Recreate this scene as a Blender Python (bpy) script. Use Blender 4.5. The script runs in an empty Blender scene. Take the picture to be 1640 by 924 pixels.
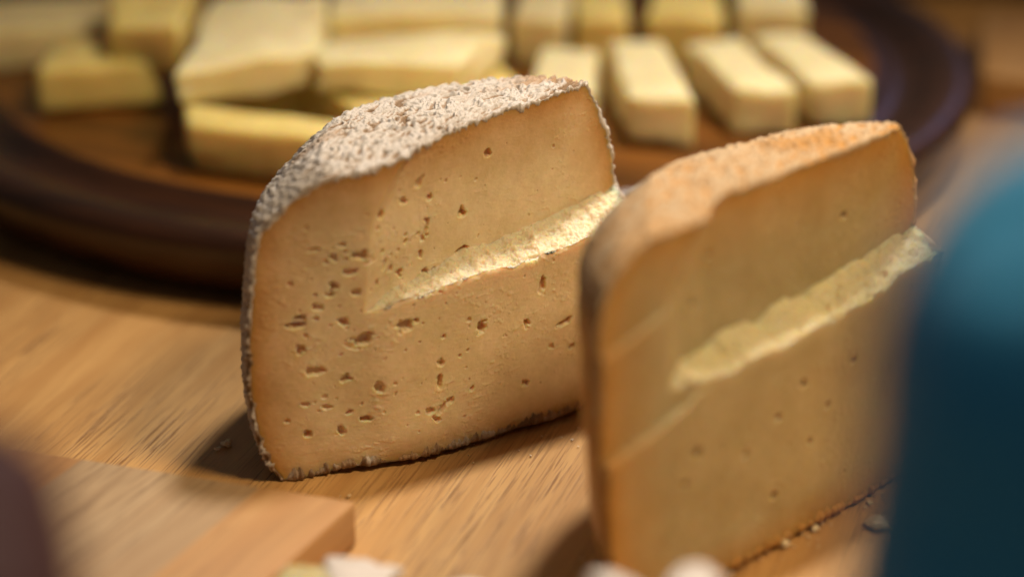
import bpy, bmesh, math, random
import numpy as np
from mathutils import Vector, Matrix
random.seed(4)
S = bpy.context.scene
C = S.collection
R = math.radians

# ---------------------------------------------------------------- camera
CAM_H = 0.2839
cam = bpy.data.cameras.new('camera')
cam_o = bpy.data.objects.new('camera', cam)
C.objects.link(cam_o)
cam_o.location = (0, 0, CAM_H)
cam_o.rotation_euler = (R(90 - 23), 0, 0)
cam.lens = 85.0
cam.sensor_width = 36.0
cam.clip_start = 0.01
cam.clip_end = 50
cam.dof.use_dof = True
cam.dof.focus_distance = 0.622
cam.dof.aperture_fstop = 3.7
S.camera = cam_o

# ---------------------------------------------------------------- world, lamps, exposure
w = bpy.data.worlds.new('World')
S.world = w
w.use_nodes = True
bg = w.node_tree.nodes['Background']
bg.inputs[0].default_value = (0.72, 0.66, 0.62, 1)
bg.inputs[1].default_value = 0.085


def lamp(name, target, az, el, dist, size, power, col):
    l = bpy.data.lights.new(name, 'AREA')
    l.shape = 'DISK'
    l.size = size
    l.energy = power
    l.color = col
    o = bpy.data.objects.new(name, l)
    C.objects.link(o)
    d = Vector((math.cos(R(az)) * math.cos(R(el)), math.sin(R(az)) * math.cos(R(el)), math.sin(R(el))))
    o.location = Vector(target) + d * dist
    o.rotation_euler = d.to_track_quat('Z', 'Y').to_euler()
    return o


bl = lamp('back_lamp', (.068, .520, .0), 69, 62, 1.0, 0.13, .74, (1.0, .92, .82))
bl.data.spread = R(43)
fl = lamp('front_lamp', (.03, .56, .03), -32, 58, 1.0, 0.25, 1.5, (1.0, .74, .42))
fl.data.spread = R(80)
lamp('cool_lamp', (0.1, .8, .03), 62, 25, 1.8, 0.30, .7, (.50, .50, 1.0))
S.view_settings.view_transform = 'Standard'
S.view_settings.look = 'None'
S.view_settings.exposure = 0
S.view_settings.gamma = 1
S.render.engine = 'CYCLES'
S.cycles.use_denoising = True
S.cycles.max_bounces = 8

# ---------------------------------------------------------------- numpy noise


def _h(ix, iy, iz, seed):
    with np.errstate(over='ignore'):
        n = (ix.astype(np.int64) * 374761393 + iy.astype(np.int64) * 668265263 +
             iz.astype(np.int64) * 2147483647 + seed * 974634777) & 0xFFFFFFFF
        n = ((n ^ (n >> 13)) * 1274126177) & 0xFFFFFFFF
        n = ((n ^ (n >> 16)) * 2246822519) & 0xFFFFFFFF
        n = n ^ (n >> 15)
    return (n & 0xFFFFFF) / float(0xFFFFFF) * 2 - 1


def vnoise(x, y, z=None, seed=0):
    x = np.asarray(x, float)
    y = np.asarray(y, float)
    z = np.zeros_like(x) if z is None else np.asarray(z, float)
    x, y, z = np.broadcast_arrays(x, y, z)
    ix, iy, iz = np.floor(x), np.floor(y), np.floor(z)
    fx, fy, fz = x - ix, y - iy, z - iz
    sx, sy, sz = [t * t * t * (t * (t * 6 - 15) + 10) for t in (fx, fy, fz)]
    out = 0
    for dx in (0, 1):
        for dy in (0, 1):
            for dz in (0, 1):
                wgt = (sx if dx else 1 - sx) * (sy if dy else 1 - sy) * (sz if dz else 1 - sz)
                out = out + wgt * _h(ix + dx, iy + dy, iz + dz, seed)
    return out


def fbm(x, y, z=None, seed=0, octs=4, gain=.5):
    z = np.zeros_like(np.asarray(x, float)) if z is None else z
    a, s, o = 1.0, 1.0, 0
    for k in range(octs):
        o = o + a * vnoise(np.asarray(x) * s + 17.3 * k, np.asarray(y) * s - 9.1 * k, np.asarray(z) * s, seed + k)
        a *= gain
        s *= 2.03
    return o


def sstep(a, b, x):
    t = np.clip((x - a) / (b - a), 0, 1)
    return t * t * (3 - 2 * t)


# ---------------------------------------------------------------- object helpers
def tag(o, label=None, cat=None, group=None, kind=None):
    if label:
        o['label'] = label
    if cat:
        o['category'] = cat
    if group:
        o['group'] = group
    if kind:
        o['kind'] = kind
    return o


def link(name, me, mat, parent=None, smooth=True):
    o = bpy.data.objects.new(name, me)
    C.objects.link(o)
    if mat:
        me.materials.append(mat)
    if smooth:
        me.polygons.foreach_set('use_smooth', [True] * len(me.polygons))
    if parent:
        o.parent = parent
    return o


def empty(name, loc, rz=0):
    o = bpy.data.objects.new(name, None)
    C.objects.link(o)
    o.location = loc
    o.rotation_euler = (0, 0, rz)
    o.empty_display_size = .02
    return o


def mesh_np(name, V, F, attrs=None):
    me = bpy.data.meshes.new(name)
    me.from_pydata([], [], [])
    V = np.asarray(V, np.float32)
    quads = np.asarray(F, np.int32)
    me.vertices.add(len(V))
    me.vertices.foreach_set('co', V.ravel())
    n, k = quads.shape
    me.loops.add(n * k)
    me.loops.foreach_set('vertex_index', quads.ravel())
    me.polygons.add(n)
    me.polygons.foreach_set('loop_start', np.arange(0, n * k, k, dtype=np.int32))
    me.polygons.foreach_set('loop_total', np.full(n, k, np.int32))
    me.update(calc_edges=True)
    for an, av in (attrs or {}).items():
        a = me.attributes.new(an, 'FLOAT', 'POINT')
        a.data.foreach_set('value', np.asarray(av, np.float32).ravel())
    me.validate()
    return me


def grid_faces(nr, nc, off=0, flip=False):
    r = np.arange(nr - 1)[:, None]
    c = np.arange(nc - 1)[None, :]
    a = (r * nc + c + off).ravel()
    f = np.stack([a, a + 1, a + nc + 1, a + nc], 1)
    return f[:, ::-1] if flip else f


# ---------------------------------------------------------------- material helpers
def new_mat(name):
    m = bpy.data.materials.new(name)
    m.use_nodes = True
    nt = m.node_tree
    return m, nt, nt.nodes['Principled BSDF']


def N(nt, typ, **kw):
    n = nt.nodes.new(typ)
    for k, v in kw.items():
        if k in ('inp',):
            for i, val in v.items():
                n.inputs[i].default_value = val
        else:
            setattr(n, k, v)
    return n


def ramp(nt, stops, fac=None, interp='LINEAR'):
    n = nt.nodes.new('ShaderNodeValToRGB')
    n.color_ramp.interpolation = interp
    e = n.color_ramp.elements
    while len(e) < len(stops):
        e.new(.5)
    for i, (p, c) in enumerate(stops):
        e[i].position = p
        e[i].color = (c[0], c[1], c[2], 1) if not isinstance(c, (int, float)) else (c, c, c, 1)
    if fac is not None:
        nt.links.new(fac, n.inputs[0])
    return n


def mapping(nt, scale=(1, 1, 1), rot=(0, 0, 0), loc=(0, 0, 0)):
    tc = nt.nodes.new('ShaderNodeTexCoord')
    m = nt.nodes.new('ShaderNodeMapping')
    m.inputs['Scale'].default_value = scale
    m.inputs['Rotation'].default_value = rot
    m.inputs['Location'].default_value = loc
    nt.links.new(tc.outputs['Object'], m.inputs[0])
    return m


def noise(nt, vec, scale, detail=4, rough=.5, dist=0):
    n = nt.nodes.new('ShaderNodeTexNoise')
    n.inputs['Scale'].default_value = scale
    n.inputs['Detail'].default_value = detail
    n.inputs['Roughness'].default_value = rough
    n.inputs['Distortion'].default_value = dist
    nt.links.new(vec, n.inputs['Vector'])
    return n


def mix(nt, a, b, fac, mode='MIX'):
    n = nt.nodes.new('ShaderNodeMix')
    n.data_type = 'RGBA'
    n.blend_type = mode
    for s, v in ((0, fac), (6, a), (7, b)):
        if isinstance(v, (int, float)):
            n.inputs[s].default_value = v
        elif isinstance(v, tuple):
            n.inputs[s].default_value = (v[0], v[1], v[2], 1)
        else:
            nt.links.new(v, n.inputs[s])
    return n.outputs[2]


def math_n(nt, op, a, b=None):
    n = nt.nodes.new('ShaderNodeMath')
    n.operation = op
    for i, v in enumerate((a, b)):
        if v is None:
            continue
        if isinstance(v, (int, float)):
            n.inputs[i].default_value = v
        else:
            nt.links.new(v, n.inputs[i])
    return n.outputs[0]


def bump(nt, bsdf, h, strength, dist):
    b = nt.nodes.new('ShaderNodeBump')
    b.inputs['Strength'].default_value = strength
    b.inputs['Distance'].default_value = dist
    nt.links.new(h, b.inputs['Height'])
    nt.links.new(b.outputs[0], bsdf.inputs['Normal'])


def wood(name, az, light, dark, pore, rough=.42, strips=None, grain=1.0, coat=0.0, bumpk=.35, spec=.5):
    """procedural wood, grain running along azimuth az in object space"""
    m, nt, b = new_mat(name)
    L = nt.links
    m1 = mapping(nt, rot=(0, 0, -R(az)))          # x now runs along the grain
    sep = nt.nodes.new('ShaderNodeSeparateXYZ')
    # Mapping (point) rotates after scaling, so turn first, then stretch
    st = nt.nodes.new('ShaderNodeMapping')
    st.inputs['Scale'].default_value = (9 * grain, 130 * grain, 130 * grain)
    L.new(m1.outputs[0], st.inputs[0])
    st2 = nt.nodes.new('ShaderNodeMapping')
    st2.inputs['Scale'].default_value = (42 * grain, 1250 * grain, 700 * grain)
    L.new(m1.outputs[0], st2.inputs[0])
    st3 = nt.nodes.new('ShaderNodeMapping')
    st3.inputs['Scale'].default_value = (4 * grain, 26 * grain, 26 * grain)
    L.new(m1.outputs[0], st3.inputs[0])
    n1 = noise(nt, st.outputs[0], 1.0, 6, .6, .6)
    n2 = noise(nt, st2.outputs[0], 1.0, 3, .6, .2)
    n3 = noise(nt, st3.outputs[0], 1.0, 3, .5, .4)
    c1 = ramp(nt, [(.3, dark), (.68, light)], n1.outputs[0])
    tint = ramp(nt, [(.3, (.72, .68, .62)), (.7, (1.08, 1.05, 1.0))], n3.outputs[0])
    c2 = mix(nt, c1.outputs[0], tint.outputs[0], .8, 'MULTIPLY')
    pr = ramp(nt, [(.40, 1.0), (.50, 0.0)], n2.outputs[0])
    grp = ramp(nt, [(.40, 0.25), (.6, 1.0)], n1.outputs[0])
    pf = math_n(nt, 'MULTIPLY', pr.outputs[0], grp.outputs[0])
    fig = noise(nt, st3.outputs[0], 3.1, 3, .5, .5)
    pf = math_n(nt, 'MULTIPLY', pf, ramp(nt, [(.36, .2), (.60, .8)], fig.outputs[0]).outputs[0])
    c3 = mix(nt, c2, pore, pf)
    if strips:
        L.new(m1.outputs[0], sep.inputs[0])
        # staves across the grain (y axis): constant colour per stave
        off, width, cols = strips
        yy = math_n(nt, 'ADD', sep.outputs[1], off)
        yy = math_n(nt, 'DIVIDE', yy, width * len(cols))
        rp = ramp(nt, [(i / len(cols), c) for i, c in enumerate(cols)], yy, 'CONSTANT')
        c3 = mix(nt, c3, rp.outputs[0], 1.0, 'MULTIPLY')
    L.new(c3, b.inputs['Base Color'])
    b.inputs['Roughness'].default_value = rough
    b.inputs['Specular IOR Level'].default_value = spec
    b.inputs['Coat Weight'].default_value = coat
    b.inputs['Coat Roughness'].default_value = .25
    hh = math_n(nt, 'SUBTRACT', n1.outputs[0], pf)
    bump(nt, b, hh, bumpk, .0004)
    return m


def paste_mat(name, base, edge, sss=.8, radius=(.006, .0028, .0010), rough=.45, spec=.35, fresh=(.62, .54, .37)):
    m, nt, b = new_mat(name)
    L = nt.links
    mp = mapping(nt)
    att = N(nt, 'ShaderNodeAttribute', attribute_name='rind')   # distance from the rind, 0..1; lowered in the eyes as painted shade
    frs = N(nt, 'ShaderNodeAttribute', attribute_name='fresh')  # broken, undried surface
    n1 = noise(nt, mp.outputs[0], 60, 4, .55)
    n2 = noise(nt, mp.outputs[0], 420, 3, .6)
    d = math_n(nt, 'ADD', att.outputs['Fac'], math_n(nt, 'MULTIPLY', math_n(nt, 'SUBTRACT', n1.outputs[0], .5), .35))
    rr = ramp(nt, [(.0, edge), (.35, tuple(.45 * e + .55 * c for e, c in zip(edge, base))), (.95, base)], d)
    t = ramp(nt, [(.3, (.86, .84, .76)), (.7, (1.06, 1.06, 1.08))], n1.outputs[0])
    c = mix(nt, rr.outputs[0], t.outputs[0], 1.0, 'MULTIPLY')
    t2 = ramp(nt, [(.35, (.95, .94, .90)), (.65, (1.02, 1.02, 1.03))], n2.outputs[0])
    c = mix(nt, c, t2.outputs[0], 1.0, 'MULTIPLY')
    c = mix(nt, c, fresh, frs.outputs['Fac'])
    L.new(c, b.inputs['Base Color'])
    b.inputs['Subsurface Weight'].default_value = sss
    b.inputs['Subsurface Radius'].default_value = radius
    b.inputs['Subsurface Scale'].default_value = 1.0
    b.inputs['Roughness'].default_value = rough
    b.inputs['Specular IOR Level'].default_value = spec
    n3 = noise(nt, mp.outputs[0], 1500, 4, .65)
    dr = nt.nodes.new('ShaderNodeMapping')      # knife drag, running down the face at a slant
    dr.inputs['Rotation'].default_value = (0, R(24), 0)
    dr2 = nt.nodes.new('ShaderNodeMapping')
    dr2.inputs['Scale'].default_value = (330, 330, 16)
    L.new(mp.outputs[0], dr.inputs[0])
    L.new(dr.outputs[0], dr2.inputs[0])
    n4 = noise(nt, dr2.outputs[0], 1.0, 4, .6, .3)
    rg = ramp(nt, [(.3, rough - .10), (.7, rough + .14)], n1.outputs[0])
    L.new(rg.outputs[0], b.inputs['Roughness'])
    bump(nt, b, math_n(nt, 'ADD', n3.outputs[0], math_n(nt, 'MULTIPLY', n4.outputs[0], .9)), .3, .00022)
    return m


def rind_mat(name, low, mid, high, patch=None, th=(.28, .5, .72)):
    m, nt, b = new_mat(name)
    L = nt.links
    mp = mapping(nt)
    att = N(nt, 'ShaderNodeAttribute', attribute_name='hgt')
    n1 = noise(nt, mp.outputs[0], 900, 5, .7)
    n2 = noise(nt, mp.outputs[0], 55, 5, .65)
    h = math_n(nt, 'ADD', att.outputs['Fac'], math_n(nt, 'MULTIPLY', math_n(nt, 'SUBTRACT', n1.outputs[0], .5), .35))
    h = math_n(nt, 'ADD', h, math_n(nt, 'MULTIPLY', math_n(nt, 'SUBTRACT', n2.outputs[0], .5), 1.6))
    up = N(nt, 'ShaderNodeAttribute', attribute_name='mould')
    h = math_n(nt, 'ADD', h, math_n(nt, 'SUBTRACT', up.outputs['Fac'], .5))
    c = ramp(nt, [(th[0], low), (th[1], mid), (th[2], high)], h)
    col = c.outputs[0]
    if patch:
        n4 = noise(nt, mp.outputs[0], 38, 3, .6)
        pf = ramp(nt, [(.56, 0.0), (.66, .75)], n4.outputs[0])
        col = mix(nt, col, patch, pf.outputs[0])
    L.new(col, b.inputs['Base Color'])
    b.inputs['Roughness'].default_value = .85
    b.inputs['Specular IOR Level'].default_value = .2
    bump(nt, b, n1.outputs[0], .8, .0006)
    return m


# ---------------------------------------------------------------- materials
M_table = wood('oak', 72, (.64, .385, .155), (.47, .25, .09), (.17, .07, .022), rough=.38)
M_board = wood('laminated_wood', 65, (.55, .33, .15), (.44, .235, .095), (.26, .13, .05), rough=.5, grain=.8,
               strips=(.2, .047, [(.85, .8, .75), (1, 1, 1), (.93, .90, .84), (.82, .98, 1.3), (.85, .78, .70), (.95, .95, .95)]), bumpk=.15)
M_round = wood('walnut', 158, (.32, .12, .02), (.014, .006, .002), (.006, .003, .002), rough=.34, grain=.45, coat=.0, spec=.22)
M_rim = wood('walnut_shaded', 158, (.070, .025, .009), (.018, .008, .004), (.006, .003, .002), rough=.32, grain=.45, coat=.0, spec=.45)  # darker copy of the board's walnut: shade on rim and side painted in
M_pasteA = paste_mat('tomme_paste', (.80, .66, .44), (.55, .27, .075))
M_pasteB = paste_mat('tomme_paste_golden_shaded', (.44, .35, .19), (.52, .25, .05), fresh=(.58, .50, .29))  # golden paste, base darkened to paint in the shade over this half
M_rindA = rind_mat('mouldy_rind', (.22, .14, .08), (.38, .28, .20), (.58, .53, .49), patch=(.42, .26, .14))
M_rindB = rind_mat('golden_rind', (.50, .25, .07), (.46, .25, .09), (.50, .36, .22), patch=(.44, .22, .06))
M_block = paste_mat('yellow_cheese', (.86, .70, .27), (.86, .70, .27), radius=(.008, .004, .001), rough=.5)
M_pale = paste_mat('pale_cheese', (.88, .78, .48), (.88, .78, .48), radius=(.008, .005, .0015), rough=.5)


def plain(name, col, rough=.7, nscale=200, amt=.25, sheen=0, bk=.3):
    m, nt, b = new_mat(name)
    mp = mapping(nt)
    n = noise(nt, mp.outputs[0], nscale, 5, .6)
    r = ramp(nt, [(.3, tuple(c * (1 - amt) for c in col)), (.7, tuple(c * (1 + amt) for c in col))], n.outputs[0])
    nt.links.new(r.outputs[0], b.inputs['Base Color'])
    b.inputs['Roughness'].default_value = rough
    b.inputs['Sheen Weight'].default_value = sheen
    bump(nt, b, n.outputs[0], bk, .0005)
    return m


M_crumb = paste_mat('crumb_cheese', (.78, .62, .42), (.78, .62, .42), sss=.2)
M_khaki = paste_mat('ripe_cheese', (.50, .43, .24), (.50, .43, .24), fresh=(.5, .43, .24))
M_white_rind = plain('white_rind', (.56, .50, .46), .8, 300, .15)
M_blue = plain('blue_fabric', (.03, .39, .84), .8, 900, .15, sheen=.3)
M_red = plain('maroon_fabric', (.045, .009, .011), .7, 900, .2, sheen=.0)
M_dark = plain('dark_wood', (.03, .016, .01), .5, 60, .4)

# ---------------------------------------------------------------- table (the setting)
n = 2
me = bpy.data.meshes.new('table')
me.from_pydata([(-3, -1.0, 0), (3, -1.0, 0), (3, 2.4, 0), (-3, 2.4, 0)], [], [(0, 1, 2, 3)])
tag(link('table', me, M_table, smooth=False), kind='structure')


# ---------------------------------------------------------------- cheese halves
def interp(x, pts):
    xs, ys = zip(*pts)
    return np.interp(x, xs, ys)


def smooth_interp(x, pts, k=2.0):
    o = 0
    for d in (-k, -k / 2, 0, k / 2, k):
        o = o + interp(np.asarray(x) + d, pts)
    return o / 5


def make_half(P):
    """half wheel of cheese; local frame: u along the cut face, w behind it, z up; all in mm"""
    seed = P['seed']
    ZS = P['zs']

    def uL(z): return smooth_interp(z, P['uL'], 1.5)
    def uR(z): return smooth_interp(z, P['uR'], 1.5)
    def T(u): return smooth_interp(u, P['T'], 6)
    u0 = min(a[1] for a in P['uL'])
    u1 = max(a[1] for a in P['uR'])
    uc = (u0 + u1) / 2
    a = (u1 - u0) / 2
    bdep = P['depth']

    def ridge(z): return interp(z, P['ridge'])

    def wbase(u, z):
        ur = ridge(z)
        left = P['bulge'] * np.clip(u, -8, None) / ur
        right = P['bulge'] + P['rslope'] * (u - ur)
        k = 1.6
        o = k * np.logaddexp(left / k, right / k)
        for (ua, za, ub, zb, hh, dec) in P.get('creases', ()):   # knife steps: the part below stands proud
            d = z - (za + (zb - za) * (u - ua) / (ub - ua)) - .4 * vnoise(u / 2.0, z * 0, seed=seed + 91)
            o = o - hh * (1 - sstep(-.5, .5, d)) * np.exp(np.minimum(d, 0) / dec) * (1 - sstep(ub - 10, ub + 6, u))
        return o

    def zcrack(u):
        return interp(u, P['crack']) + 0.7 * fbm(u / 6.5, u * 0 + 3, seed=seed + 5, octs=3, gain=.4)

    def rise(u):
        return interp(u, P['rise']) * (1 + .18 * fbm(u / 9, u * 0 + 8, seed=seed + 6, octs=4))

    def recess(u):
        return interp(u, P['recess']) * (1 + .07 * fbm(u / 22, u * 0 + 2, seed=seed + 7, octs=1))

    def warp(u, z):
        a0, a1 = uL(z), uR(z)
        us = u0 + (u1 - u0) * np.clip((u - a0) / (a1 - a0), 0, 1)     # column of the cut face it meets
        zc = zcrack(us)
        rs = np.maximum(rise(us), .02)
        t = np.clip((z - zc) / rs, 0, 1)
        return wbase(u, z) + recess(us) * t + 0.35 * fbm(u / 16, z / 16, seed=seed + 9, octs=2)

    def ztrans(u, w, zp):
        zt = T(u) * (1 - P['dome'] * np.clip(w / bdep, 0, 1) ** 2)
        z = zp / ZS * zt
        lift = P['lift'] * sstep(6, 20, u) * (1 - .5 * sstep(80, 104, u)) * np.exp(-np.clip(w, 0, None) / 7)
        return z + lift * np.clip(1 - zp / 12, 0, 1)

    # ---- paste: rows from the bottom edge up, three bands (below the crack, the ledge, above it)
    NC, NLo, NLe, NUp = P['res']
    s = np.linspace(0, 1, NC)
    rows = []
    useg = u0 + (u1 - u0) * s
    zc = zcrack(useg)
    rs = np.maximum(rise(useg), .02)
    ztop = np.full(NC, float(ZS))
    rec = recess(useg)
    V_u, V_z, V_w, V_f = [], [], [], []

    def addrow(zp, wextra, fresh):
        u_l, u_r = uL(zp), uR(zp)
        u = u_l + (u_r - u_l) * s
        V_u.append(u)
        V_z.append(zp)
        V_w.append(wextra)
        V_f.append(fresh)
    for t in np.linspace(0, 1, NLo):
        addrow(zc * t, np.zeros(NC), np.zeros(NC))
    for t in np.linspace(0, 1, NLe + 2)[1:-1]:
        addrow(zc + rs * t, rec * t, np.ones(NC))
    for t in np.linspace(0, 1, NUp):
        addrow(zc + rs + (ztop - zc - rs) * t, rec, np.zeros(NC))
    U = np.array(V_u)
    Z = np.array(V_z)
    Wx = np.array(V_w)
    Fr = np.array(V_f)
    W = wbase(U, Z) + Wx + 0.35 * fbm(U / 16, Z / 16, seed=seed + 9, octs=2)
    recm = np.broadcast_to(rec, U.shape)
    # distance from the outline
    dist = np.minimum(np.minimum(U - uL(Z), uR(Z) - U), np.minimum(Z * 1.6 + 1, ZS - Z))
    dist = np.clip(dist, 0, None)
    # rough knife-drag texture
    edgefade = sstep(0, 1.2, dist)
    patch = sstep(-.05, .55, fbm(U / 9, Z / 9, seed=seed + 21, octs=2))
    tex = .035 * fbm(U / 1.1, Z / .55, seed=seed + 11, octs=4) + .20 * patch * np.maximum(0, fbm(U / 1.4, Z / .9, seed=seed + 12, octs=4, gain=.6) - .10)
    flat = (1 - Fr)
    tear = 0
    # ledge: torn, crumbly surface
    lg = Fr * sstep(.5, 4, recm)
    big = fbm(U / 2.4, Wx / 2.2, seed=seed + 31, octs=5, gain=.62)
    Zd = lg * (0.42 * big) * (.45 + .55 * np.sin(np.pi * np.clip(Wx / np.maximum(recm, .01), 0, 1)) ** .5)
    Zd += lg * -P.get('chip', .6) * sstep(.35, .75, fbm(U / 5.5 + 7, Wx / 3, seed=seed + 41, octs=3))
    # holes
    depth = np.zeros_like(U)
    rimh = np.zeros_like(U)
    jx = fbm(U / 1.3, Z / 1.3, seed=seed + 51, octs=3) * .32
    jy = fbm(U / 1.3 + 40, Z / 1.3, seed=seed + 52, octs=3) * .32
    for (hu, hz, ra, rb, ang, dp) in P['holes']:
        near = (np.abs(U - hu) < ra * 2.6) & (np.abs(Z - hz) < ra * 2.6)
        if not near.any():
            continue
        du, dz = U[near] - hu, Z[near] - hz
        ca, sa = math.cos(ang), math.sin(ang)
        x = (du * ca + dz * sa) / (ra * .88) + jx[near]
        y = (-du * sa + dz * ca) / (rb * 1.18) + jy[near]
        r = np.sqrt(x * x + y * y)
        d = dp * 1.15 * (1 - sstep(.66, 1.0, r))
        depth[near] = np.maximum(depth[near], d)
        rimh[near] = np.maximum(rimh[near], .10 * np.exp(-((r - 1.18) / .16) ** 2) * (y < .2))
    # row spacing stays put on the ledge, so holes only bite the flat parts
    W = W + flat * edgefade * (depth - rimh - tex) - lg * 0.3 * fbm(U / 1.5, Wx / 1.5 + 9, seed=seed + 61, octs=3)
    Zf = ztrans(U, np.zeros_like(U), Z) + Zd
    lowmask = Z < zc[None, :] + .01
    rnd = np.clip(1 - (zc[None, :] - Z) / 1.2, 0, 1) * lowmask * sstep(.5, 3, recm)
    W = W + .45 * rnd ** 2            # soft lip
    rindattr = np.clip(dist / P['band'], 0, 1)
    fresh = np.clip(Fr * sstep(.2, 2, recm), 0, 1)
    # pale bleed of the torn surface just under the lip
    fresh = np.maximum(fresh, .45 * np.clip(1 - (zc[None, :] - Z) / 4.5, 0, 1) * (Z <= zc[None, :]) * sstep(1, 6, recm))
    rindattr = rindattr * (1 - .32 * sstep(.12, .6, depth))      # eyes tinted darker gold: recess shade put into the colour
    # inset a hair so the rind wraps the paste
    cu, czz = uc, ZS * .5
    k = 1 - .15 / 55
    Ui = cu + (U - cu) * k
    Zi = czz + (Zf - czz) * k
    nr, nc = U.shape
    V = np.stack([Ui, W, Zi], -1).reshape(-1, 3)
    F = grid_faces(nr, nc)
    # skirt + cap behind, so the body is closed
    idx = np.arange(nr * nc).reshape(nr, nc)
    loop = np.concatenate([idx[0, :], idx[1:, -1], idx[-1, -2::-1], idx[-2:0:-1, 0]])
    B0 = V[loop]
    rings = []
    for dd, kk in ((2.0, .985), (14, .86), (24, .6)):
        q = B0.copy()
        q[:, 0] = uc + (q[:, 0] - uc) * kk
        q[:, 2] = ZS * .45 + (q[:, 2] - ZS * .45) * kk
        q[:, 1] = np.maximum(q[:, 1], -2) * (1 if dd < 5 else .5) + dd
        rings.append(q)
    nl = len(loop)
    base = len(V)
    V = np.concatenate([V] + rings + [np.array([[uc, 30, ZS * .45]])])
    fs = [F]
    prev = loop
    for i in range(len(rings)):
        cur = base + i * nl + np.arange(nl)
        fs.append(np.stack([prev, np.roll(prev, -1), np.roll(cur, -1), cur], 1)[:, ::-1])
        prev = cur
    F = np.concatenate(fs)
    F = np.concatenate([F, np.stack([prev, np.roll(prev, -1), np.full(nl, len(V) - 1), np.full(nl, len(V) - 1)], 1)[:0]])
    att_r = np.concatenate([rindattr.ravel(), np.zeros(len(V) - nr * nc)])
    att_f = np.concatenate([fresh.ravel(), np.zeros(len(V) - nr * nc)])
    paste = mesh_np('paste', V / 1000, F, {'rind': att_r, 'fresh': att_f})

    # ---- rind
    NPH, NT, NW, NB = P['rres']
    ph = np.linspace(0, math.pi, NPH)
    # more columns close to the two ends is not needed: even spacing
    ow = bdep * np.sin(ph)
    ou = uc - a * np.cos(ph)
    ou = ou + P['shear'][0] * ow * np.cos(ph / 2) ** 2 - P['shear'][1] * ow * np.sin(ph / 2) ** 2
    inl = np.hypot(uc - ou, ow) + 1e-9
    iu, iw = (uc - ou) / inl, (0 - ow) / inl
    mixr = (1 - np.cos(ph)) / 2
    rowsP = []
    for t in np.linspace(0, 1, NT, endpoint=False):       # top centre to the shoulder
        ins = (uL(ZS) - u0) * (1 - mixr) + (u1 - uR(ZS)) * mixr
        su, sw = ou + iu * ins, ow + iw * ins
        rowsP.append((uc + (su - uc) * t, sw * t, np.full(NPH, float(ZS))))
    for t in np.linspace(0, 1, NW, endpoint=False):
        zz = ZS * (1 - t)
        ins = (uL(zz) - u0) * (1 - mixr) + (u1 - uR(zz)) * mixr
        rowsP.append((ou + iu * ins, ow + iw * ins, np.full(NPH, zz)))
    for t in np.linspace(0, 1, NB):
        ins = (uL(0) - u0) * (1 - mixr) + (u1 - uR(0)) * mixr
        su, sw = ou + iu * ins, ow + iw * ins
        rowsP.append((uc + (su - uc) * (1 - t), sw * (1 - t), np.zeros(NPH)))
    RU, RW, RZ = [np.array([r[i] for r in rowsP]) for i in range(3)]
    RZt = ztrans(RU, RW, RZ)
    RWt = RW + warp(RU, RZ) * np.exp(-RW / 22)
    X = np.stack([RU, RWt, RZt], -1)
    # normals by finite differences
    dr = np.gradient(X, axis=0)
    dc = np.gradient(X, axis=1)
    nn = np.cross(dc, dr)
    nn /= np.linalg.norm(nn, axis=-1, keepdims=True) + 1e-9
    cen = np.array([uc, 15, ZS / 2])
    sgn = np.sign(((X - cen) * nn).sum(-1))
    nn *= sgn[..., None]
    nn[:NT // 8] = (0, 0, 1)
    nn[-NB:] = (0, 0, -1)
    x, y, z = X[..., 0], X[..., 1], X[..., 2]
    topm = sstep(ZS - 9, ZS + 1, RZ) * sstep(6, 24, RU)
    wx = x + 1.5 * fbm(x / 7, y / 7, z / 7, seed=seed + 71, octs=2)
    wy = y + 1.5 * fbm(x / 7 + 9, y / 7, z / 7, seed=seed + 72, octs=2)
    wz = z + 1.5 * fbm(x / 7, y / 7 + 9, z / 7, seed=seed + 73, octs=2)
    wr = 1 - 3.0 * np.abs(fbm((wx * .8 + wy * .6) / 4.2, (wy * .8 - wx * .6) / 1.7, wz / 2.4, seed=seed + 74, octs=2))    # wrinkles
    wr2 = fbm(wx / 1.3, wy / 1.0, wz / 1.2, seed=seed + 75, octs=3)
    arc = np.broadcast_to(ph * 56, x.shape) + .35 * wr2
    dg = (arc + .30 * RZ + .9 * vnoise(x / 4, z / 4, y / 4, seed=seed + 76)) * 2 * math.pi / P.get('cloth', 2.2)
    dg2 = (RZ * .8 - arc * .75) * 2 * math.pi / 2.1
    cloth = .85 * np.sin(dg) * (1 + .5 * vnoise(x / 3, z / 3, y / 3, seed=seed + 77)) + .3 * np.sin(dg2) + .55 * wr2
    hgt = np.clip(topm * (.8 * wr + .5 * wr2) + (1 - topm) * cloth, -.95, 1.6)
    amp = P.get('amp', .42)
    botm = (RZ < .01) | (np.arange(X.shape[0])[:, None] >= NT + NW)
    dsp = amp * hgt * np.where(botm, .2, 1.0)
    lim = sstep(0, 6, RZ) * .8 + .2
    dsp = dsp * np.where(botm, 1, lim)
    XB = X.copy()
    X = X + nn * (dsp + np.where(botm, .15, .55))[..., None]
    X[..., 2] = np.maximum(X[..., 2], .1)
    nr, nc = RU.shape
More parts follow.
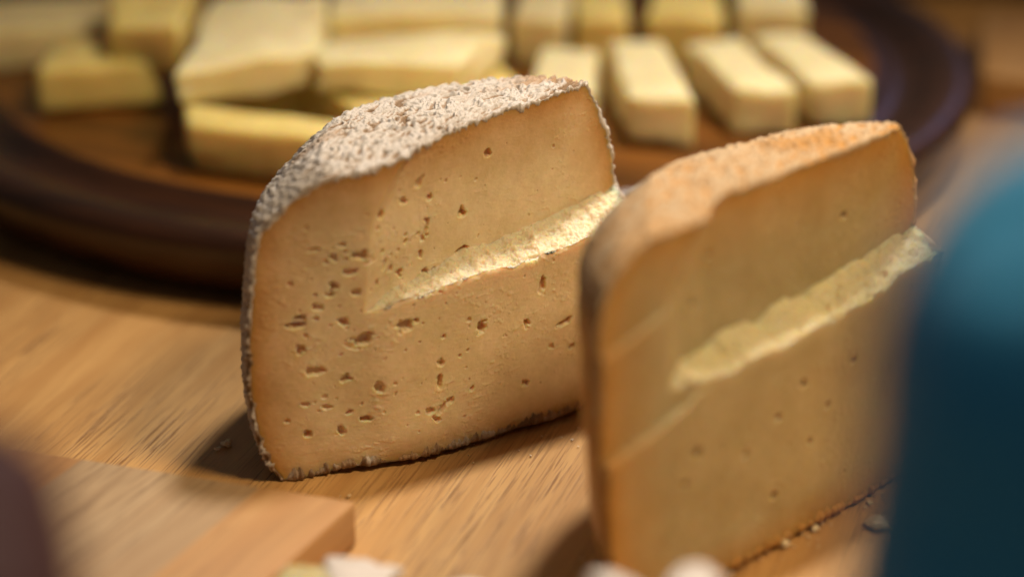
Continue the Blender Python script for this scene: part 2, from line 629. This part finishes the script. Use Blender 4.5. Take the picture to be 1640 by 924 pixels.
    # lip: three extra columns folded over the cut edge, lumpier along the bottom
    def lip(col, side):
        e = X[:, col].copy()
        tan = np.gradient(np.stack([RU[:, col], RZt[:, col]], -1), axis=0)
        tan /= np.linalg.norm(tan, axis=-1, keepdims=True) + 1e-9
        inn = np.stack([tan[:, 1], -tan[:, 0]], -1)
        c2 = np.array([uc, ZS / 2])
        sg = np.sign(((c2 - np.stack([RU[:, col], RZt[:, col]], -1)) * inn).sum(-1))
        inn *= sg[:, None]
        arcx = RU[:, col] * 1.0 + RZ[:, col] * .8
        lump = fbm(arcx / 1.3, arcx * 0, seed=seed + 81 + col, octs=4, gain=.65)
        bot = (RZ[:, col] < 5) * 1.0
        lump = lump + .5 * fbm(arcx / 3.5, arcx * 0 + 5, seed=seed + 83, octs=2)
        th = P['crust'][0] * (1 + 1.1 * lump) * (1 - bot) + P['crust'][1] * (1 + .9 * lump) * bot
        th = np.clip(th, .12, 4)
        fw = (.12 + .14 * lump) * (1 - bot) + (.55 + .6 * lump) * bot
        fw = np.clip(fw, .05, 2)
        cols = []
        up = np.linalg.norm(X[:, col] - XB[:, col], axis=-1)      # relief height there: the lip reaches past it into the paste
        for (di, df, ex) in ((.05, .9, 0), (.8, .75, .75), (1.0, 0, 1.0)):
            q = e.copy()
            q[:, 0] += inn[:, 0] * (th * di + up * ex)
            q[:, 2] += inn[:, 1] * (th * di + up * ex)
            q[:, 1] -= fw * df
            if ex == 1.0:
                q[:, 0] += inn[:, 0] * .7
                q[:, 2] += inn[:, 1] * .7
                q[:, 1] += 1.6
            q[:, 2] = np.maximum(q[:, 2], .05)
            cols.append(q)
        return cols
    lc = lip(0, -1)
    rc = lip(nc - 1, 1)
    XX = np.stack([lc[2], lc[1], lc[0]] + [X[:, i] for i in range(nc)] + rc, 1)
    hh = np.concatenate([np.repeat(hgt[:, :1] * .4 + .35, 3, 1), hgt, np.repeat(hgt[:, -1:] * .4 + .35, 3, 1)], 1)
    RZx = np.concatenate([np.repeat(RZ[:, :1], 3, 1), RZ, np.repeat(RZ[:, -1:], 3, 1)], 1)
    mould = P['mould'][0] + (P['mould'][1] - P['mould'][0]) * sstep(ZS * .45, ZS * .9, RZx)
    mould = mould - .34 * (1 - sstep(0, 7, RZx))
    if 'mouldu' in P:
        mould = mould + P['mouldu'] * (1 - sstep(12, 38, XX[..., 0])) * 1.0
    nr, nc = XX.shape[:2]
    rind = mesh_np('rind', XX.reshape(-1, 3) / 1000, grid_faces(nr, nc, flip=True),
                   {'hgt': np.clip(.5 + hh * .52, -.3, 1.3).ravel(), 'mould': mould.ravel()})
    root = empty(P['name'], P['loc'], R(P['az']))
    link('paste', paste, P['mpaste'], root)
    link('rind', rind, P['mrind'], root)
    return root


def scatter_holes(holes, n, us, zs, rmin, rmax, rng, dp=.9):
    for i in range(n):
        r = rng.uniform(rmin, rmax) * (1 if rng.random() < .8 else 1.4)
        holes.append((rng.uniform(*us), rng.uniform(*zs), r, r * rng.uniform(.4, .9), rng.uniform(-.3, 1.0), dp * rng.uniform(.5, 1) * min(1.4, r)))


HA = [(64.7, 72.0, 1.6, 0.89, 0.17, 1.2), (55.5, 59.3, 1.79, 1.24, 0.17, 1.6), (27.4, 68.4, 1.6, 1.24, -0.17, 1.5), (35.8, 68.5, 1.79, 0.89, -0.35, 1.0), (41.3, 71.3, 2.59, 0.89, 0.7, 0.8), (21.6, 59.7, 2.39, 1.07, 0.0, 1.3), (17.0, 63.1, 1.4, 0.71, -0.17, 0.8), (15.3, 52.2, 1.6, 1.24, -0.17, 1.5), (20.4, 49.8, 1.6, 0.89, -0.17, 1.0), (6.9, 43.6, 2.99, 1.6, 0.44, 2.0), (17.6, 42.2, 1.79, 1.07, -0.61, 1.6), (22.3, 36.8, 2.79, 1.24, 0.21, 1.9), (33.6, 38.2, 3.59, 1.6, 0.03, 1.6), (55.7, 31.9, 2.19, 1.42, 0.35, 1.8), (74.6, 38.3, 1.24, 2.13, -0.17, 1.2), (69.8, 28.9, 1.4, 1.07, -0.17, 1.2), (82.0, 26.3, 2.99, 0.89, 0.26, 1.2), (84.6, 19.0, 1.2, 0.89, -0.17, 0.8), (7.3, 36.0, 1.6, 1.07, -0.17, 1.3), (10.7, 29.6, 3.19, 1.42, 0.09, 1.0), (18.0, 26.5, 1.6, 1.07, 0.35, 1.1), (26.4, 22.5, 1.6, 1.78, 0.52, 1.1), (42.6, 21.0, 1.07, 2.13, -0.17, 1.4), (43.2, 25.8, 1.4, 1.07, -0.17, 0.9), (23.0, 14.4, 2.19, 0.89, -0.09, 1.6), (16.7, 12.2, 1.24, 1.42, 0.52, 1.4), (8.4, 12.1, 1.4, 1.07, -0.17, 1.5), (39.7, 13.3, 1.6, 1.07, -0.17, 0.9), (43.0, 13.0, 2.39, 0.89, 0.61, 1.0), (41.5, 10.6, 1.79, 0.89, -0.7, 0.9), (45.6, 14.6, 1.6, 0.89, 0.52, 0.9), (69.1, 13.4, 1.4, 1.07, 0.35, 1.0), (43.3, 58.5, 1.07, 3.2, -0.44, 1.0), (55.4, 49.4, 2.39, 0.89, 0.09, 1.3), (46.2, 46.9, 2.39, 0.89, 0.09, 1.2), (34.5, 50.0, 1.4, 1.07, -0.17, 1.2), (44.8, 66.3, 1.2, 0.89, -0.17, 0.9), (41.8, 52.3, 0.89, 1.07, -0.17, 0.8), (11.7, 47.1, 1.6, 1.07, -0.17, 1.0), (14.4, 50.0, 1.4, 0.89, -0.17, 1.0), (18.9, 55.5, 1.79, 0.89, 0.0, 1.0), (24.1, 57.3, 2.39, 0.53, 0.17, 0.7), (29.3, 54.1, 0.89, 1.42, -0.17, 0.6), (78.2, 20.5, 1.2, 0.71, -0.17, 0.6), (52.4, 16.2, 1.0, 0.71, -0.17, 0.8), (3.6, 16.4, 1.0, 0.71, -0.17, 0.6), (13.3, 19.0, 1.99, 0.71, 0.0, 0.6), (8.1, 20.6, 1.6, 0.71, -0.17, 0.6), (18.8, 16.8, 1.79, 0.71, 0.35, 0.7), (10.9, 62.7, 2.39, 0.53, 0.17, 0.5), (5.1, 54.4, 1.0, 0.71, -0.17, 0.5), (20.0, 34.9, 3.59, 0.71, -0.35, 0.35)]
HB = [(33.2, 78.1, 1.6, 1.07, -0.17, 1.0), (45.9, 80.2, 1.6, 0.89, -0.17, 1.0), (33.0, 37.5, 2.39, 1.24, 0.35, 1.5), (61.5, 15.5, 1.6, 1.07, -0.17, 1.2), (81.8, 32.5, 1.6, 0.89, 0.17, 1.0), (62.4, 35.9, 1.4, 0.89, -0.17, 1.0), (35.9, 87.3, 1.2, 0.71, -0.17, 0.8), (75.1, 25.2, 1.4, 0.89, -0.17, 1.0), (97.3, 76.5, 1.6, 0.89, 0.35, 1.0), (29.0, 30.5, 1.79, 1.07, -0.17, 1.0), (51.3, 30.3, 1.6, 1.07, 0.0, 1.0), (90.8, 42.4, 1.4, 0.89, -0.17, 1.0), (37.8, 71.0, 1.79, 0.89, 0.0, 0.9), (71.4, 42.3, 1.6, 0.89, -0.17, 1.1)]
rng = random.Random(11)
scatter_holes(HA, 45, (8, 44), (30, 62), .3, .95, rng, 1.2)
scatter_holes(HA, 80, (6, 56), (6, 72), .25, .6, rng)
scatter_holes(HA, 40, (50, 104), (6, 78), .2, .5, rng)
scatter_holes(HB, 40, (8, 112), (6, 88), .25, .6, rng)

A = make_half(dict(
    name='cheese_half', seed=3, loc=(-.0600, .5436, .0003), az=31.77, zs=81.0, depth=55, dome=.10,
    uL=[(0, 2.5), (4, -.3), (11, -3.0), (25, -4.7), (38, -4.6), (52, -3.3), (59, -2.4), (66, -1.2), (70, .6), (74, 4.6), (77.5, 8.5), (80, 12), (81, 15.5)],
    uR=[(0, 102), (8, 104), (25, 106), (50, 107), (60, 106.0), (68, 104), (74, 101.5), (78, 99.5), (81, 97)],
    T=[(6, 80.2), (16, 81), (30, 82.8), (60, 84.2), (80, 85.4), (98, 86.5), (110, 86.5)],
    ridge=[(0, 37), (80, 21)], bulge=-11.0, rslope=.065,
    crack=[(0, 44), (24, 44.0), (32, 45.0), (60, 45.6), (80, 46.2), (108, 47.5)],
    rise=[(0, 0), (22, 0), (30, 1.3), (60, 3.0), (108, 5.0)],
    recess=[(0, 0), (22, 0), (29, 4.2), (40, 7.5), (55, 9.8), (80, 11.6), (108, 13)],
    lift=1.6, res=(620, 250, 60, 250), rres=(560, 200, 260, 180), band=17.0, shear=(.22, .10),
    crust=(.75, 1.3), mould=(.40, .84), holes=HA, mpaste=M_pasteA, mrind=M_rindA, amp=.62))
tag(A, 'half cheese with a grey-white mouldy rind, standing farther back on the oak table', 'cheese', 'half cheeses with a ledge across the cut face')

Bc = make_half(dict(
    name='cheese_half', seed=23, loc=(.0177, .4646, .0003), az=45.82, zs=94.0, depth=52, dome=.12,
    uL=[(0, 12), (8, 9), (17, 6.5), (42, 3.0), (66, 1.0), (78, 1.0), (84, 3.2), (89, 8), (92, 12.5), (94, 18)],
    uR=[(0, 118), (10, 120), (43, 122), (63, 126.5), (74, 127), (82, 125.5), (89, 121.5), (94, 117)],
    T=[(10, 93.5), (35, 92.0), (60, 91), (90, 90), (105, 90.5), (125, 91)],
    ridge=[(0, 50), (94, 40)], bulge=-2.5, rslope=.02, creases=[(8, 72, 25, 77, 1.3, 14), (10, 46, 34, 53, 1.8, 16)],
    crack=[(0, 56), (30, 56), (45, 54.3), (70, 55), (100, 58), (125, 61)],
    rise=[(0, 0), (18, 0), (30, 3), (60, 4.5), (125, 4.5)],
    recess=[(0, 0), (22, 0), (34, 6.0), (46, 9.0), (70, 10), (125, 9)],
    lift=1.2, res=(460, 190, 60, 170), rres=(420, 150, 200, 150), band=20.0, shear=(.62, .10),
    crust=(.75, 1.1), mould=(.35, .74), mouldu=-.15, holes=HB, mpaste=M_pasteB, mrind=M_rindB, amp=.46, chip=.8))
tag(Bc, 'half cheese with an orange golden rind, standing nearest the blue fabric at the right', 'cheese', 'half cheeses with a ledge across the cut face')


# ---------------------------------------------------------------- solid chunk helper
def prism(poly, z0, z1, name='body', r=.0015, cuts=0, jitter=.0, tilt=(0, 0), top=None, seed=1):
    """closed prism with bevelled edges; poly counter-clockwise (x, y) in metres"""
    bm = bmesh.new()
    cx = sum(p[0] for p in poly) / len(poly)
    cy = sum(p[1] for p in poly) / len(poly)
    top = top or poly
    vb = [bm.verts.new((x, y, z0)) for x, y in poly]
    vt = [bm.verts.new((x, y, z1 + tilt[0] * (x - cx) + tilt[1] * (y - cy))) for x, y in top]
    bm.faces.new(vb[::-1])
    bm.faces.new(vt)
    k = len(poly)
    for i in range(k):
        bm.faces.new((vb[i], vb[(i + 1) % k], vt[(i + 1) % k], vt[i]))
    bmesh.ops.bevel(bm, geom=bm.edges[:], offset=r, segments=3, affect='EDGES', profile=.5)
    if cuts:
        bmesh.ops.subdivide_edges(bm, edges=[e for e in bm.edges if e.calc_length() > .004], cuts=cuts, use_grid_fill=True)
    if jitter:
        co = np.array([v.co[:] for v in bm.verts])
        nz = [fbm(co[:, 0] * 90 + 3 * i, co[:, 1] * 90, co[:, 2] * 90, seed=seed + i, octs=3) for i in range(3)]
        for i, v in enumerate(bm.verts):
            v.co += Vector((nz[0][i], nz[1][i], nz[2][i])) * jitter
            v.co.z = max(v.co.z, z0)
    me = bpy.data.meshes.new(name)
    bm.to_mesh(me)
    bm.free()
    return me


def centred(poly):
    cx = sum(p[0] for p in poly) / len(poly)
    cy = sum(p[1] for p in poly) / len(poly)
    return [(x - cx, y - cy) for x, y in poly], cx, cy


def block(name, poly, z0, h, mat, label, cat, group=None, **kw):
    p, cx, cy = centred(poly)
    if sum(p[i][0] * p[(i + 1) % len(p)][1] - p[(i + 1) % len(p)][0] * p[i][1] for i in range(len(p))) < 0:
        p = p[::-1]
    me = prism(p, 0, h, name, **kw)
    o = link(name, me, mat, smooth=True)
    for q in me.polygons:
        q.use_smooth = True
    o.location = (cx, cy, z0)
    tag(o, label, cat, group)
    return o


# ---------------------------------------------------------------- front board
block('serving_board', [(-.1970, .5630), (-.0372, .5110), (-.0822, .4140), (-.2420, .4660)], .0002, .0118, M_board,
      'pale laminated board lying in front of the mouldy-rinded cheese', 'board', r=.0009)


# ---------------------------------------------------------------- round dark board
def lathe(prof, seg, name):
    V, F = [], []
    ang = np.linspace(0, 2 * math.pi, seg, endpoint=False)
    for r, z in prof:
        V.append(np.stack([r * np.cos(ang), r * np.sin(ang), np.full(seg, z)], 1))
    V = np.concatenate(V)
    m_ = len(prof)
    r_ = np.arange(m_ - 1)[:, None]
    c_ = np.arange(seg)[None, :]
    a0 = r_ * seg + c_
    a1 = r_ * seg + (c_ + 1) % seg
    F = np.stack([a0, a1, a1 + seg, a0 + seg], -1).reshape(-1, 4)
    return mesh_np(name, V, F)


prof = [(.0005, .024), (.10, .024), (.1565, .024), (.1585, .0234), (.160, .022), (.1625, .0200), (.166, .0188), (.170, .0190), (.1735, .0205),
        (.176, .0228), (.178, .0240), (.181, .0248), (.185, .0248), (.1885, .0240), (.1908, .0220), (.1915, .0190), (.1890, .0130), (.1845, .0060), (.1790, .0015), (.175, .0004), (.0005, .0004)]
rb = empty('round_board', (-.028, .832, 0))
link('board_top', lathe(prof[2::-1], 240, 'board_top'), M_round, rb)
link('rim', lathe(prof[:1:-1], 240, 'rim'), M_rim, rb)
tag(rb, 'round dark brown wooden board with a juice groove, loaded with pale cheese', 'board')
ZB = .0242

# ---------------------------------------------------------------- cheese on the round board
GL = 'pale cheese pieces heaped on the left of the round board'
GR = 'white-topped cheese blocks lined up on the right of the round board'
kw = dict(r=.0020, cuts=4, jitter=.0017)
block('cheese_stick', [(-.103, .724), (-.045, .706), (-.041, .687), (-.099, .704)], ZB, .016, M_block,
      'short yellow cheese stick lying alone at the front of the heap, nearest the groove', 'cheese', GL, seed=2, **kw)
block('cheese_stick', [(-.084, .768), (-.052, .776), (-.004, .728), (-.030, .706), (-.048, .716)], ZB, .016, M_block,
      'cheese stick just behind the mouldy cheese, pointing from the heap towards its top', 'cheese', GL, seed=3, **kw)
block('cheese_wedge', [(-.046, .738), (-.010, .732), (.006, .742), (-.014, .790), (-.040, .780)], ZB, .0155, M_block,
      'low pale cheese wedge peeking out just above the mouldy cheese top', 'cheese', GL, seed=4, **kw)
block('cheese_wedge', [(-.0620, .727), (-.0160, .730), (-.0030, .764), (-.0050, .768), (-.0600, .752)], ZB + .0165, .0105, M_pale,
      'long pale cheese wedge lying across others, its pointed end towards the white-topped blocks', 'cheese', GL, seed=5, **kw)
block('cheese_slab', [(-.104, .717), (-.060, .737), (-.064, .800), (-.100, .800)], ZB + .0165, .0130, M_pale,
      'biggest pale cheese slab on top of the heap, at the top edge of the photo', 'cheese', GL, seed=6, **kw)
block('cheese_stick', [(-.104, .742), (-.066, .748), (-.066, .790), (-.104, .790)], ZB, .016, M_block,
      'cheese piece carrying the biggest slab of the heap', 'cheese', GL, seed=12, **kw)
block('cheese_wedge', [(-.133, .769), (-.110, .762), (-.108, .815), (-.140, .815)], ZB + .012, .016, M_block,
      'deep yellow cheese wedge left of the biggest slab', 'cheese', GL, seed=7, **kw)
block('cheese_stick', [(-.157, .757), (-.116, .767), (-.125, .794), (-.156, .792)], ZB, .016, M_block,
      'cheese piece at the left end of the heap with a rounded pale top', 'cheese', GL, seed=8, r=.003, cuts=3, jitter=.0006)
block('cheese_slab', [(-.205, .800), (-.136, .818), (-.128, .850), (-.205, .842)], ZB, .015, M_pale,
      'long greyish cheese slab at the top left corner of the photo', 'cheese', GL, seed=9, **kw)
block('cheese_slab', [(-.062, .785), (-.004, .792), (-.004, .830), (-.062, .830)], ZB, .026, M_pale,
      'pinkish pale cheese slab behind the long wedge, cut off by the top edge of the photo', 'cheese', GL, seed=10, **kw)
kw = dict(r=.0018, cuts=4, jitter=.0010)
block('cheese_block', [(.003, .735), (.026, .733), (.030, .781), (.0105, .783)], ZB, .016, M_pale,
      'leftmost block of the front row of four, half hidden behind the mouldy cheese', 'cheese', GR, seed=14, **kw)
block('cheese_block', [(.0370, .7300), (.0575, .7270), (.0520, .7900), (.0330, .7870)], ZB, .016, M_pale,
      'second block from the left in the front row, between the two half cheeses', 'cheese', GR, seed=15, **kw)
block('cheese_block', [(.0720, .7390), (.0915, .7380), (.0770, .7940), (.0585, .7850)], ZB, .016, M_pale,
      'third block from the left in the front row of four, above the golden rind', 'cheese', GR, seed=16, **kw)
block('cheese_block', [(.0970, .7460), (.1175, .7460), (.0990, .8010), (.0810, .7950)], ZB, .016, M_pale,
      'rightmost block of the front row of four, beside the bare dark rim of the board', 'cheese', GR, seed=17, **kw)
block('cheese_block', [(.000, .812), (.018, .806), (.022, .850), (.004, .852)], ZB, .018, M_pale,
      'leftmost yellow block of the back row, next to a dark gap', 'cheese', GR, seed=18, **kw)
block('cheese_block', [(.0225, .806), (.041, .806), (.041, .850), (.0235, .852)], ZB, .018, M_block,
      'yellow block second from the left in the back row', 'cheese', GR, seed=19, **kw)
block('cheese_block', [(.047, .812), (.073, .808), (.075, .850), (.052, .852)], ZB, .018, M_block,
      'yellow block second from the right in the back row', 'cheese', GR, seed=20, **kw)
block('cheese_block', [(.079, .822), (.105, .820), (.105, .860), (.082, .862)], ZB, .018, M_pale,
      'rightmost block of the back row', 'cheese', GR, seed=21, **kw)

# ---------------------------------------------------------------- boards far right
block('wooden_board', [(.168, .826), (.300, .770), (.330, .900), (.182, .905)], .0003, .016, M_table,
      'light brown board with a dark shaded edge, at the right edge behind the round board', 'board', r=.001)
block('dark_tray', [(.150, .985), (.40, .960), (.42, 1.20), (.150, 1.20)], .0003, .035, M_dark,
      'dark box-like tray at the top right corner of the photo', 'tray', r=.002)
block('dark_tray', [(-.60, 1.10), (.10, 1.12), (.10, 1.30), (-.60, 1.30)], .0003, .05, M_dark,
      'dark tray far behind the round board', 'tray', r=.002)


# ---------------------------------------------------------------- small white-rinded pieces in front
def piece(loc, rz, Lw, Dw, Hh, label, seed):
    root = empty('cheese_piece', loc, R(rz))
    body = [(-Lw / 2, -Dw / 2), (Lw / 2, -Dw / 2), (Lw / 2, Dw * .35), (Lw * .1, Dw / 2), (-Lw / 2, Dw * .2)]
    link('paste', prism(body, 0, Hh, 'paste', r=Hh * .12, cuts=4, jitter=.0014, seed=seed), M_khaki, root)
    # rind: a crust over the top and the back edge
    rp = [(Lw * .12, -Dw * .45), (Lw * .52, -Dw * .50), (Lw * .53, Dw * .38), (Lw * .1, Dw * .54), (-Lw * .20, Dw * .34)]
    o = link('rind', prism(rp, Hh - .0020, Hh + .0018, 'rind', r=.0016, cuts=4, jitter=.0018, seed=seed + 5), M_white_rind, root)
    tag(root, label, 'cheese', 'small white-rinded cheese pieces along the bottom edge')
    return root


piece((-.0395, .4670, .0003), -18, .025, .022, .0150, 'small cheese piece with white rind touching the corner of the pale board', 33)
piece((-.0118, .4600, .0003), 10, .016, .016, .0130, 'small white-topped cheese crumb piece midway along the bottom edge', 36)
piece((.0185, .409, .0003), 20, .018, .018, .0440, 'tall white-rinded cheese piece at the foot of the golden half cheese, left one', 39)
piece((.0330, .413, .0003), -14, .014, .018, .0430, 'tall white-rinded cheese piece at the foot of the golden half cheese, right one', 42)


# ---------------------------------------------------------------- near fabric lumps
def cloth_lump(name, loc, rx, ry, h, folds, seed, mat, label, flatk=.80):
    nr, nc = 90, 160
    t = np.linspace(0, 1, nr)[:, None]
    an = np.linspace(0, 2 * math.pi, nc)[None, :]
    r = np.where(t < flatk, 1.08 - .12 * (t / flatk), .96 * np.sqrt(np.clip(1 - ((t - flatk) / (1 - flatk)) ** 2, 0, 1)))
    z = np.where(t < flatk, t / flatk * h * .86, h * .86 + h * .14 * np.sin((t - flatk) / (1 - flatk) * math.pi / 2))
    f = 1 + .045 * np.sin(an * folds + 3 * t + 1.2 * np.sin(an * 2 + seed)) * (1 - .4 * t) + .05 * fbm(np.cos(an) * 1.5 + seed, np.sin(an) * 1.5, t * 3, seed=seed)
    X = rx * r * f * np.cos(an)
    Y = ry * r * f * np.sin(an)
    Zz = z + 0 * an + .004 * fbm(np.cos(an) * 3 * r, np.sin(an) * 3 * r, t * 0, seed=seed + 3) * t
    V = np.stack([X, Y, np.maximum(Zz, 0)], -1).reshape(-1, 3)
    o = link(name, mesh_np(name, V, grid_faces(nr, nc)), mat)
    o.location = loc
    tag(o, label, 'cloth')
    return o


cloth_lump('blue_cloth', (.0968, .262, .0003), .0565, .045, .188, 7, 2, M_blue,
           'bundled teal blue fabric, very blurred, filling the right edge close to the camera')
cloth_lump('red_cloth', (-.105, .290, .0003), .048, .045, .130, 6, 8, M_red,
           'bundled dark maroon fabric, very blurred, in the lower left corner')

# ---------------------------------------------------------------- crumbs on the table
rng = random.Random(5)


def crumb(x, y, r, k, z=.0003, mat=None, lab=''):
    bm = bmesh.new()
    bmesh.ops.create_icosphere(bm, subdivisions=2, radius=r)
    for v in bm.verts:
        nz = fbm(v.co.x / r + k, v.co.y / r, v.co.z / r, seed=k, octs=3)
        v.co *= float(1 + .75 * nz)
        v.co.z = max(v.co.z * .65, -r * .45)
    me = bpy.data.meshes.new('crumb')
    bm.to_mesh(me)
    bm.free()
    o = link('crumb', me, mat or M_crumb, smooth=False)
    o.location = (x, y, z + r * .45)
    o.rotation_euler = (0, 0, k * 1.3)
    tag(o, lab, 'crumb', 'cheese crumbs on the wood')


crumb(-0.0745, 0.5639, 0.0013, 3, lab='tiny pale crumb beside the lower left corner of the mouldy cheese')
crumb(-0.0765, 0.5614, 0.0007, 4, lab='tiniest crumb near the back edge of the pale board')
crumb(0.0891, 0.5203, 0.0022, 5, lab='largest crumb, right of the golden cheese foot')
crumb(0.0928, 0.5175, 0.0011, 6, lab='small crumb just right of the largest one')
crumb(0.0656, 0.5097, 0.0012, 7, lab='crumb in front of the golden cheese bottom edge')
crumb(0.0736, 0.5181, 0.0009, 8, lab='small crumb close to the golden cheese bottom edge')


# fine crumb dust, past counting
bm = bmesh.new()
spots = []
for i in range(110):
    if i < 70:      # along the foot of the golden half
        q = rng.random()
        x, y = .0177 + .6969 * q * .13, .4646 + .7171 * q * .13
        d = abs(rng.gauss(0, .006)) + .0012
        x, y = x + .7171 * d, y - .6969 * d
    elif i < 95:    # along the foot of the mouldy half
        q = rng.random()
        x, y = -.06 + .8502 * q * .11, .5436 + .5265 * q * .11
        d = abs(rng.gauss(0, .006)) + .0125
        x, y = x + .5265 * d, y - .8502 * d
    else:
        x, y = rng.uniform(-.03, .12), rng.uniform(.46, .60)
    if (x < -.030 and y < .535):
        continue
    r_ = rng.choice((.00015, .0002, .0003, .0004, .0006)) * rng.uniform(.7, 1.2)
    M = Matrix.Translation((x, y, .0003 + r_ * .4)) @ Matrix.Rotation(rng.uniform(0, 6), 4, 'Z') @ Matrix.Diagonal((r_ * rng.uniform(.8, 1.8), r_, r_ * rng.uniform(.4, .8), 1))
    res = bmesh.ops.create_icosphere(bm, subdivisions=1, radius=1, matrix=M)
    for v in res['verts']:
        v.co += Vector((rng.uniform(-1, 1), rng.uniform(-1, 1), rng.uniform(-.3, .3))) * r_ * .35
me = bpy.data.meshes.new('crumb_dust')
bm.to_mesh(me)
bm.free()
tag(link('crumb_dust', me, M_crumb, smooth=False), 'fine dust of cheese crumbs scattered round the feet of the half cheeses', 'crumbs', kind='stuff')
